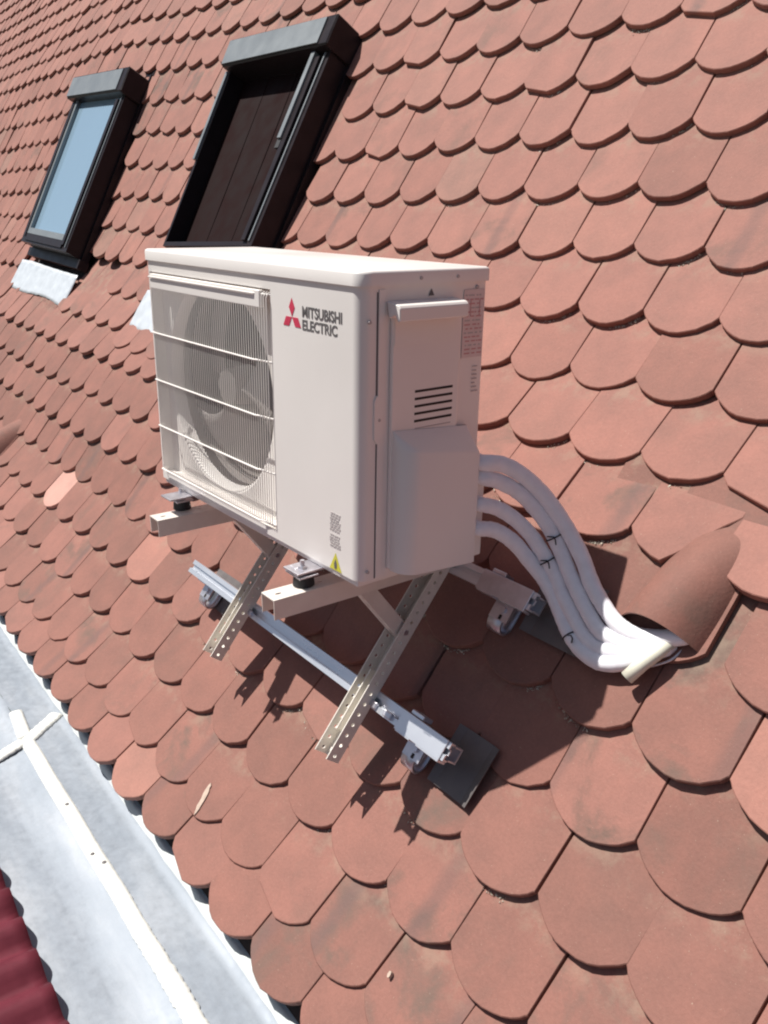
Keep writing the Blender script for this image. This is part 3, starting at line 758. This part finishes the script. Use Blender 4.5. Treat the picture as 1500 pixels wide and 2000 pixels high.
# ------------------------------------------------------------------ the outdoor unit (local frame: x -0.8..0, y 0..0.28, z 0..0.545)
E3 = [(0.99922, 0.03743, -0.0129), (-0.03722, 0.99919, -0.01537), (0.01346, 0.01488, 0.9998)]
ex = Vector(E3[0]).normalized(); ey = Vector((-0.0374, 0.9992, -0.0154)).normalized()
ez = ex.cross(ey).normalized(); ey = ez.cross(ex)
ac = empty('outdoor_unit', (0, 0, 0))
ac.matrix_world = Matrix(((ex.x, ey.x, ez.x, 0), (ex.y, ey.y, ez.y, 0), (ex.z, ey.z, ez.z, 0.0), (0, 0, 0, 1)))
tag(ac, 'white air conditioner outdoor unit with fan grille, mounted on brackets above the tiles', 'air conditioner')
H = 0.545; Dp = 0.28; Rr = 0.022
def rounded_plan(x0, x1, y0, y1, rfr=Rr, rfl=0.010, rb=0.006, k=8):
    pts = []
    def arc(cx, cy, r, a0, a1):
        for i in range(k+1):
            a = math.radians(a0+(a1-a0)*i/k); pts.append((cx+r*math.cos(a), cy+r*math.sin(a)))
    arc(x0+rfl, y0+rfl, rfl, 180, 270); arc(x1-rfr, y0+rfr, rfr, 270, 360); arc(x1-rb, y1-rb, rb, 0, 90); arc(x0+rb, y1-rb, rb, 90, 180)
    return pts
# cabinet shell with a square opening on the front for the fan bay
FX0, FX1, FZ0, FZ1 = -0.790, -0.272, 0.030, 0.497
bm = bmesh.new()
plan = rounded_plan(-0.797, -0.001, 0.0, Dp)
def wall_face(bm, pts, z0, z1):
    for (a, b_) in zip(pts, pts[1:]):
        bm.faces.new([bm.verts.new(v) for v in ((*a, z0), (*b_, z0), (*b_, z1), (*a, z1))])
Z0, Z1 = 0.012, 0.522
n9 = 9
wall_face(bm, plan[n9-1+1-1+1-1:] , Z0, Z1) if False else None
fl = plan[:n9]; rest = plan[n9:]
wall_face(bm, fl, Z0, Z1); wall_face(bm, rest + [plan[0]], Z0, Z1)
# flat front between the two front corners, with the bay opening
xl, xr = fl[-1][0], rest[0][0]
def q(x0, x1, z0, z1, y=0.0): bm.faces.new([bm.verts.new(v) for v in ((x0, y, z0), (x1, y, z0), (x1, y, z1), (x0, y, z1))])
FX0 = max(FX0, xl+0.002)
q(xl, FX0, Z0, Z1); q(FX1, xr, Z0, Z1); q(FX0, FX1, Z0, FZ0); q(FX0, FX1, FZ1, Z1)
bm.faces.new([bm.verts.new((x, y, Z0)) for x, y in plan])
bmesh.ops.remove_doubles(bm, verts=bm.verts, dist=1e-5)
o = obj('cabinet', bm, M_PAINT, ac); sharp(o, 30)
# fan bay: recessed plate with round opening and bell mouth
CX, CZ, CRr = -0.545, 0.268, 0.221; YB = 0.028
bm = bmesh.new(); K = 64
sq = []
for k in range(K):
    a = 2*math.pi*(k+0.5)/K; dx, dzv = math.cos(a), math.sin(a)
    tx = ((FX1-CX)/dx if dx > 0 else (FX0-CX)/dx) if abs(dx) > 1e-6 else 9; tz = ((FZ1-CZ)/dzv if dzv > 0 else (FZ0-CZ)/dzv) if abs(dzv) > 1e-6 else 9
    tm = min(tx, tz); sq.append((CX+dx*tm, CZ+dzv*tm))
rad = [(CRr+0.012, YB), (CRr+0.004, YB+0.003), (CRr, YB+0.010), (CRr-0.002, YB+0.03)]
ro = [bm.verts.new((x, YB, z)) for x, z in sq]; rings = [ro]
for r_, y_ in rad: rings.append([bm.verts.new((CX+r_*math.cos(2*math.pi*(k+.5)/K), y_, CZ+r_*math.sin(2*math.pi*(k+.5)/K))) for k in range(K)])
for a_, b_ in zip(rings, rings[1:]):
    for k in range(K): bm.faces.new((a_[k], a_[(k+1) % K], b_[(k+1) % K], b_[k]))
corners = [(FX0, FZ0), (FX1, FZ0), (FX1, FZ1), (FX0, FZ1)]
for c in corners:
    ks = sorted(range(K), key=lambda k: (sq[k][0]-c[0])**2+(sq[k][1]-c[1])**2)[:2]; cv = bm.verts.new((c[0], YB, c[1])); bm.faces.new((ro[ks[0]], cv, ro[ks[1]]))
# reveals
for a, b_ in zip(corners, corners[1:]+corners[:1]):
    bm.faces.new([bm.verts.new(v) for v in ((a[0], 0, a[1]), (b_[0], 0, b_[1]), (b_[0], YB, b_[1]), (a[0], YB, a[1]))])
o = obj('fan_shroud', bm, M_PLASTIC, ac); sharp(o, 35)
bm = bmesh.new()
bmesh.ops.create_cone(bm, segments=48, radius1=CRr-0.0005, radius2=CRr-0.0005, depth=0.16, cap_ends=False, matrix=Matrix.Translation((CX, YB+0.132, CZ)) @ Matrix.Rotation(math.pi/2, 4, 'X'))
bmesh.ops.create_circle(bm, cap_ends=True, segments=48, radius=CRr-0.0005, matrix=Matrix.Translation((CX, YB+0.165, CZ)) @ Matrix.Rotation(math.pi/2, 4, 'X'))
obj('fan_duct', bm, M_DUCT, ac)
# fan: hub and three broad swept blades
fan = empty('fan', (0, 0, 0), ac)
bm = bmesh.new(); bmesh.ops.create_cone(bm, segments=32, radius1=0.044, radius2=0.038, depth=0.06, cap_ends=True, matrix=Matrix.Translation((CX, YB+0.055, CZ)) @ Matrix.Rotation(math.pi/2, 4, 'X')); sharp(obj('hub', bm, M_SHADE, fan), 40)
for bl in range(3):
    bm = bmesh.new(); g = []
    for i in range(11):
        f = i/10; r_ = 0.045 + f*0.158; row = []
        for k in range(11):
            s = k/10; a = bl*2.094 + 0.55 + (s-0.5)*1.55*(0.75+0.35*f) - 0.35*f
            row.append(bm.verts.new((CX+r_*math.cos(a), YB+0.035+0.055*s+0.012*f, CZ+r_*math.sin(a))))
        g.append(row)
    for a_, b_ in zip(g, g[1:]):
        for k in range(10): bm.faces.new((a_[k], a_[k+1], b_[k+1], b_[k]))
    o = obj('blade', bm, M_SHADE, fan, True); md = o.modifiers.new('s', 'SOLIDIFY'); md.thickness = 0.003
# wire grille
gr = empty('grille', (0, 0, 0), ac)
YG = -0.006; GX0, GX1, GZ0, GZ1 = -0.766, -0.277, 0.036, 0.490
nw = 58
for i in range(nw):
    x = GX0+(GX1-GX0)*i/(nw-1)
    if i == 0:
        bm = bmesh.new(); tube(bm, [(0, 0.008, GZ0-0.004), (0, YG+0.004, GZ0+0.001), (0, YG, GZ0+0.008), (0, YG, GZ1-0.008), (0, YG+0.004, GZ1-0.001), (0, 0.008, GZ1+0.004)], 0.00095, 5)
        wo_ = obj('wire', bm, M_PLASTIC, gr, True); wo_.location = (x, 0, 0); wm = wo_.data
    else:
        w_ = bpy.data.objects.new('wire', wm); COL.objects.link(w_); w_.parent = gr; w_.location = (x, 0, 0)
for z in (0.040, 0.147, 0.256, 0.364, 0.487):
    thick = 0.0021 if z < 0.43 else 0.0016
    bm = bmesh.new(); tube(bm, [(GX0-0.006, 0.006, z), (GX0-0.004, YG-0.004, z), (GX0+0.004, YG-0.0035, z), (-0.322, YG-0.0035, z), (-0.315, YG+0.001, z), (GX1+0.003, 0.0, z), (GX1+0.006, 0.008, z)], thick, 6)
    obj('cross_wire', bm, M_PLASTIC, gr, True)
bm = bmesh.new(); box(bm, (GX0-0.004, -0.007, 0.462), (-0.30, 0.004, 0.4935), 0.0015); obj('grille_top_strip', bm, M_PLASTIC, gr)
# lid
bm = bmesh.new(); pl = rounded_plan(-0.801, 0.003, -0.004, Dp+0.004, Rr+0.003)
lv = []
for z, ins in ((0.5215, 0.0), (0.540, 0.0), (0.5435, 0.0012), (0.5455, 0.0045)):
    cxm, cym = -0.4, 0.14
    lv.append([bm.verts.new((x-math.copysign(ins, x-cxm), y-math.copysign(ins, y-cym), z)) for x, y in pl])
for a_, b_ in zip(lv, lv[1:]):
    for k in range(len(pl)): bm.faces.new((a_[k], a_[(k+1) % len(pl)], b_[(k+1) % len(pl)], b_[k]))
bm.faces.new(lv[0][::-1]); bm.faces.new(lv[-1]); o = obj('lid', bm, M_PAINT, ac); sharp(o, 50)
# panel seams on the side, built as narrow recess strips standing 0.4 mm
def seam(y0, y1, z0, z1, name='panel_seam', x=0.0):
    bm = bmesh.new(); box(bm, (-0.002, y0, z0), (x+0.0004, y1, z1)); return obj(name, bm, M_INK, ac)
bm = bmesh.new(); box(bm, (-0.0045, 0.0355, 0.014), (0.0012, 0.048, 0.516), 0.0008); obj('service_panel_edge', bm, M_PAINT, ac)
seam(0.0325, 0.0345, 0.345, 0.512, x=-0.0); seam(0.0335, 0.0348, 0.014, 0.262)
bm = bmesh.new(); prism(bm, [(0.0335, 0.262), (0.044, 0.272), (0.044, 0.330), (0.033, 0.345), (0.028, 0.335), (0.028, 0.270)], -0.001, 0.0022, Matrix(((0, 0, 1, 0), (1, 0, 0, 0), (0, 1, 0, 0), (0, 0, 0, 1)))); obj('panel_tab', bm, M_PAINT, ac)
# raised service panel
bm = bmesh.new()
pp = [(0.060, 0.030), (0.215, 0.030), (0.215, 0.488), (0.060, 0.488)]
box(bm, (-0.001, 0.060, 0.026), (0.0065, 0.215, 0.490), 0.003); obj('service_panel', bm, M_PAINT, ac)
# handle: protruding lip with a hollow under it
bm = bmesh.new()
prof = [(0.0, 0.497), (0.030, 0.493), (0.034, 0.488), (0.034, 0.468), (0.030, 0.466), (0.026, 0.470), (0.024, 0.480), (0.006, 0.470)]
a = [bm.verts.new((x, 0.052, z)) for x, z in prof]; b_ = [bm.verts.new((x, 0.204, z)) for x, z in prof]
for i in range(len(prof)): bm.faces.new((a[i], a[(i+1) % len(prof)], b_[(i+1) % len(prof)], b_[i]))
bm.faces.new(a[::-1]); bm.faces.new(b_); bmesh.ops.bevel(bm, geom=[e for e in bm.edges], offset=0.0012, segments=1, affect='EDGES')
obj('handle', bm, M_PLASTIC, ac)
bm = bmesh.new(); box(bm, (0.0065, 0.064, 0.425), (0.0075, 0.198, 0.4705), 0.0004); obj('handle_recess', bm, M_PLASTIC, ac)
# louvre slots
for i, z in enumerate((0.344, 0.331, 0.318, 0.305, 0.292)):
    bm = bmesh.new(); box(bm, (0.0060, 0.112, z-0.0022), (0.0069, 0.200, z+0.0022)); obj('vent_slot', bm, M_DARK, ac)
for z in (0.279, 0.268):
    bm = bmesh.new(); box(bm, (0.0060, 0.114, z-0.001), (0.0069, 0.198, z+0.001)); obj('vent_slot', bm, M_INKL, ac)
# valve cover: rounded front edge, sloping top, standing off the side
bm = bmesh.new(); rings = []
def vc_plan(x1, y0, y1, r=0.034):
    pts = [(0.0062, y0)]
    for i in range(9):
        a = math.radians(270+90*i/8); pts.append((x1-r+r*math.cos(a), y0+r+r*math.sin(a)))
    for i in range(5):
        a = math.radians(90*i/4); pts.append((x1-0.006+0.006*math.cos(a), y1-0.006+0.006*math.sin(a)))
    pts.append((0.0062, y1)); return pts
for zf, zr, x1 in ((0.024, 0.0105, 0.047), (0.250, 0.222, 0.047), (0.256, 0.228, 0.044), (0.281, 0.268, 0.009)):
    P = vc_plan(x1, 0.064, 0.240, 0.034 if x1 > 0.02 else 0.001); rings.append([bm.verts.new((x, y, zf+(zr-zf)*(y-0.064)/0.176)) for x, y in P])
for a_, b_ in zip(rings, rings[1:]):
    for k in range(len(a_)-1): bm.faces.new((a_[k], a_[k+1], b_[k+1], b_[k]))
bm.faces.new(rings[0]); bm.faces.new(rings[-1][::-1])
for a_, b_ in zip(rings, rings[1:]): bm.faces.new((a_[-1], a_[0], b_[0], b_[-1]))
o = obj('valve_cover', bm, M_PLASTIC, ac); sharp(o, 32)
bm = bmesh.new(); box(bm, (0.0, 0.2405, 0.012), (0.030, 0.272, 0.16), 0.004); obj('valve_block', bm, M_PLASTIC, ac)
# screws
for y, z in ((0.017, 0.466), (0.0385, 0.303), (0.122, 0.5315), (0.205, 0.5315), (0.018, 0.030), (0.255, 0.512)):
    bm = bmesh.new(); bmesh.ops.create_cone(bm, segments=12, radius1=0.0035, radius2=0.0028, depth=0.003, cap_ends=True, matrix=Matrix.Translation((0.003 if z > .52 else 0.0012, y, z)) @ Matrix.Rotation(math.pi/2, 4, 'Y')); obj('screw', bm, M_INKL, ac)
# feet
def cam_foot(xc):
    for y0, y1 in ((-0.050, 0.02), (0.26, 0.33)):
        bm = bmesh.new(); box(bm, (xc-0.038, y0, -0.004), (xc+0.012, y1, 0.0), 0.001); obj('mounting_foot', bm, M_STEEL, ac)
for xc in (-0.133, -0.662): cam_foot(xc)
bm = bmesh.new(); box(bm, (-0.790, 0.006, -0.001), (-0.012, Dp-0.006, 0.0125), 0.002); obj('base_pan', bm, M_PAINT, ac)
# rubber dampers with clamp and bolt, on the arms
for xc, lab in ((-0.152, 'black rubber damper with shiny clamp near the unit corner'), (-0.700, 'black rubber damper with shiny clamp below the fan grille')):
    root = empty('rubber_damper', (xc, -0.030, -0.028)); root['_abs'] = True; tag(root, lab, 'damper', 'rubber dampers on the bracket arms'); bpy.context.view_layer.update()
    bm = bmesh.new(); bmesh.ops.create_cone(bm, segments=24, radius1=0.021, radius2=0.019, depth=0.020, cap_ends=True, matrix=Matrix.Translation((xc+0.012, -0.030, -0.0200))); sharp(obj('rubber_pad', bm, M_BLACK, root), 40)
    bm = bmesh.new(); box(bm, (xc-0.018, -0.052, -0.0095), (xc+0.036, -0.010, -0.0055), 0.0015); box(bm, (xc-0.015, -0.046, -0.0055), (xc+0.010, -0.020, 0.004), 0.003); obj('clamp_washer', bm, M_STEEL, root)
    bm = bmesh.new(); bmesh.ops.create_cone(bm, segments=6, radius1=0.0105, radius2=0.0095, depth=0.011, cap_ends=True, matrix=Matrix.Translation((xc+0.010, -0.030, 0.0015)));
    bmesh.ops.create_cone(bm, segments=12, radius1=0.005, radius2=0.0045, depth=0.018, cap_ends=True, matrix=Matrix.Translation((xc+0.010, -0.030, 0.009))); obj('bolt', bm, M_STEEL, root)

# ---- lettering and marks
def text_mesh(s, size, offset=0.0, extrude=0.0002):
    cu = bpy.data.curves.new('txt', 'FONT'); cu.body = s; cu.size = size; cu.extrude = extrude; cu.offset = offset
    to = bpy.data.objects.new('txt', cu); COL.objects.link(to)
    bpy.context.view_layer.update(); dg = bpy.context.evaluated_depsgraph_get()
    me = bpy.data.meshes.new_from_object(to.evaluated_get(dg)); bpy.data.objects.remove(to); bpy.data.curves.remove(cu)
    return me
def put_text(name, s, x0, x1, z0, z1, offset, mat):
    me = text_mesh(s, 0.02, offset); co = np.array([v.co[:] for v in me.vertices]); mn, mx = co.min(0), co.max(0)
    for v in me.vertices:
        a = (v.co.x-mn[0])/(mx[0]-mn[0]); b_ = (v.co.y-mn[1])/(mx[1]-mn[1]); v.co = Vector((x0+a*(x1-x0), -0.0005 - v.co.z*1.0, z0+b_*(z1-z0)))
    me.materials.clear(); me.materials.append(mat)
    o = bpy.data.objects.new(name, me); COL.objects.link(o); o.parent = ac; return o
put_text('maker_name', 'MITSUBISHI', -0.1675, -0.051, 0.4585, 0.4775, 0.0004, M_INK)
put_text('maker_name', 'ELECTRIC', -0.1675, -0.064, 0.4365, 0.4545, 0.0004, M_INK)
def flat(name, pts, mat, y=-0.0007):
    bm = bmesh.new(); prism(bm, pts, 0, 0.0005, Matrix(((1, 0, 0, 0), (0, 0, 1, y), (0, 1, 0, 0), (0, 0, 0, 1)))); return obj(name, bm, mat, ac)
lx, lz, s_ = -0.2005, 0.4555, 0.0305
for k, a in enumerate((90, 210, 330)):
    ar = math.radians(a); d1 = Vector((math.cos(ar-math.radians(30)), math.sin(ar-math.radians(30)))); d2 = Vector((math.cos(ar+math.radians(30)), math.sin(ar+math.radians(30))))
    L_ = 0.0185; g = Vector((math.cos(ar), math.sin(ar)))*0.0006; c = Vector((lx, lz))+g
    pts = [c, c+d1*L_, c+(d1+d2)*L_, c+d2*L_]; pts = [(p.x*1.0, lz+(p.y-lz)*1.0) for p in pts]
    flat('logo_diamond', pts, M_RED)
# yellow warning triangle and faint print beside it
flat('warning_triangle', [(-0.089, 0.014), (-0.052, 0.014), (-0.0705, 0.048)], M_YEL)
flat('warning_mark', [(-0.0735, 0.0175), (-0.0675, 0.0175), (-0.066, 0.027), (-0.070, 0.036), (-0.0745, 0.027)], M_INK, -0.0013)
flat('warning_print', [(-0.078, 0.006), (-0.056, 0.006), (-0.056, 0.009), (-0.078, 0.009)], M_INKL)
pr_ = random.Random(11)
for z in [0.058+0.0052*i for i in range(13)]:
    if 0.079 < z < 0.086: continue
    x = -0.089 + pr_.uniform(0, .004)
    while x < -0.060:
        w = pr_.uniform(0.003, 0.009); flat('faint_print', [(x, z), (min(x+w, -0.056), z), (min(x+w, -0.056), z+0.0034), (x, z+0.0034)], M_INKL); x += w+0.002
# rating label at the rear of the side: pale pink sheet with tiny lines
def side(name, y0, y1, z0, z1, mat, x=0.0006):
    bm = bmesh.new(); box(bm, (x-0.0004, y0, z0), (x, y1, z1)); return obj(name, bm, mat, ac)
side('rating_label', 0.224, 0.274, 0.390, 0.508, M_LABEL)
for i in range(15):
    z = 0.500-i*0.0072
    y = 0.227+pr_.uniform(0, .004)
    while y < 0.266:
        w = pr_.uniform(0.003, 0.014); side('label_print', y, min(y+w, 0.272), z-0.003, z-0.0006, M_PINK if i % 3 else M_INKL, 0.0010); y += w+pr_.uniform(.002, .006)
side('label_frame', 0.240, 0.2415, 0.462, 0.490, M_PINK, 0.0012); side('label_frame', 0.262, 0.2635, 0.462, 0.490, M_PINK, 0.0012)
for i in range(7): side('side_print', 0.252, 0.252+pr_.uniform(.008, .016), 0.372-i*0.0075, 0.374-i*0.0075, M_INKL)
bm = bmesh.new(); prism(bm, [(0.142, 0.502), (0.154, 0.502), (0.148, 0.513)], 0.0002, 0.0008, Matrix(((0, 0, 1, 0), (1, 0, 0, 0), (0, 1, 0, 0), (0, 0, 0, 1)))); obj('small_triangle_mark', bm, M_INK, ac)

# ------------------------------------------------------------------ insulated pipes into the vent hood
PIPES = [
  [(0.03, 0.2576, 0.1964), (0.0418, 0.2973, 0.1892), (0.0589, 0.3306, 0.1687), (0.0811, 0.3604, 0.1358), (0.1066, 0.3818, 0.0963), (0.1351, 0.3942, 0.0549), (0.1657, 0.3978, 0.0143), (0.1956, 0.3923, -0.0236), (0.2314, 0.3876, -0.0542), (0.2669, 0.3844, -0.0752), (0.3064, 0.3851, -0.0815), (0.3472, 0.3925, -0.0733), (0.3875, 0.4029, -0.0575)] ,
  [(0.03, 0.259, 0.1684), (0.0405, 0.2948, 0.1557), (0.0584, 0.3308, 0.1313), (0.077, 0.3555, 0.1003), (0.0977, 0.3728, 0.0665), (0.1214, 0.3814, 0.0265), (0.1464, 0.3821, -0.0109), (0.1734, 0.3797, -0.0419), (0.2081, 0.3741, -0.0729), (0.241, 0.3687, -0.0945), (0.2709, 0.3705, -0.1007), (0.3188, 0.3717, -0.0985), (0.3601, 0.3831, -0.0843)] ,
  [(0.03, 0.2558, 0.117), (0.0412, 0.2913, 0.1039), (0.0582, 0.3227, 0.0796), (0.0781, 0.3465, 0.0486), (0.101, 0.3619, 0.011), (0.1256, 0.3692, -0.024), (0.1462, 0.368, -0.0533), (0.1794, 0.3652, -0.0862), (0.2137, 0.3596, -0.1122), (0.2502, 0.3551, -0.1228), (0.2819, 0.3592, -0.1171), (0.3233, 0.3671, -0.1061), (0.3624, 0.3804, -0.0867)] ,
  [(0.03, 0.2523, 0.0691), (0.0414, 0.2878, 0.06), (0.0598, 0.3182, 0.0359), (0.0819, 0.3402, 0.0009), (0.1097, 0.3567, -0.0355), (0.1362, 0.3619, -0.0693), (0.1651, 0.3582, -0.1038), (0.1955, 0.3512, -0.1265), (0.2363, 0.3427, -0.1385), (0.2779, 0.3422, -0.1381), (0.3161, 0.3541, -0.1226), (0.3404, 0.3691, -0.1035), (0.364, 0.3838, -0.0828)] ,
]
PL = ['uppermost white insulated pipe curving from the unit to the roof vent', 'second white insulated pipe from the top in the curved bundle', 'third white insulated pipe from the top, tied to its neighbours', 'lowest white insulated pipe sagging over the shaded tiles']
for P, lab, r_ in zip(PIPES, PL, (0.0155, 0.0150, 0.0145, 0.0150)):
    bm = bmesh.new(); P = [(0.0, 0.262, P[0][2]), ] + P + [(P[-1][0]+0.004, P[-1][1]+0.020, P[-1][2]+0.002)]
    cp = catmull(P, 7); rw = random.Random(int(r_*1e5)+len(lab)); rs = [r_*(1+rw.gauss(0, 0.016)) for _ in cp]
    tube(bm, cp, r_, 20, True, rs); o = obj('insulated_pipe', bm, M_PIPE, None, True); tag(o, lab, 'pipe', 'insulated pipes between unit and roof vent')
def tie(P, i, s, lab):
    a, b_ = Vector(PIPES[P][i]), Vector(PIPES[P][i+1]); t = (b_-a).normalized(); c = a.lerp(b_, s)
    u = t.cross(Vector((0, 0, 1))).normalized(); v = t.cross(u)
    bm = bmesh.new(); ring = [c+(u*math.cos(k*2*math.pi/20)+v*math.sin(k*2*math.pi/20))*0.0162 for k in range(21)]
    tube(bm, ring, 0.0014, 6)
    out = (CAM-c).normalized()
    q0 = c + out*0.0155
    tube(bm, [q0, q0+out*0.004+t*0.006, q0+out*0.006+t*0.014+u*0.006], 0.0014, 6); tube(bm, [q0, q0+out*0.004-t*0.003+v*0.006, q0+out*0.007-t*0.006+v*0.013], 0.0012, 6)
    o = obj('cable_tie', bm, M_BLACK, None); tag(o, lab, 'cable tie', 'black cable ties on the pipes')
tie(1, 4, .5, 'black cable tie on the upper part of the pipe bundle'); tie(2, 4, .3, 'black cable tie around the third pipe near the bundle bend'); tie(3, 6, .8, 'black cable tie low on the outermost pipe in the shade')
# drain stub
bm = bmesh.new(); tube(bm, [(0.338, 0.330, -0.135), (0.352, 0.352, -0.108), (0.365, 0.372, -0.088), (0.376, 0.41, -0.062)], 0.0125, 20)
o = obj('drain_pipe', bm, M_DRAIN, None, True); tag(o, 'short cream plastic pipe end sticking out below the white pipes', 'pipe')
# grey flat cable at the hood
bm = bmesh.new(); tube(bm, catmull([(0.345, 0.362, -0.122), (0.365, 0.374, -0.112), (0.385, 0.392, -0.096), (0.392, 0.42, -0.07)], 5), 0.0025, 8)
o = obj('grey_cable', bm, M_STEEL, None, True); tag(o, 'thin grey cable entering the hood beside the pipes', 'cable')

for o in bpy.data.objects:
    if '_abs' in o: del o['_abs']
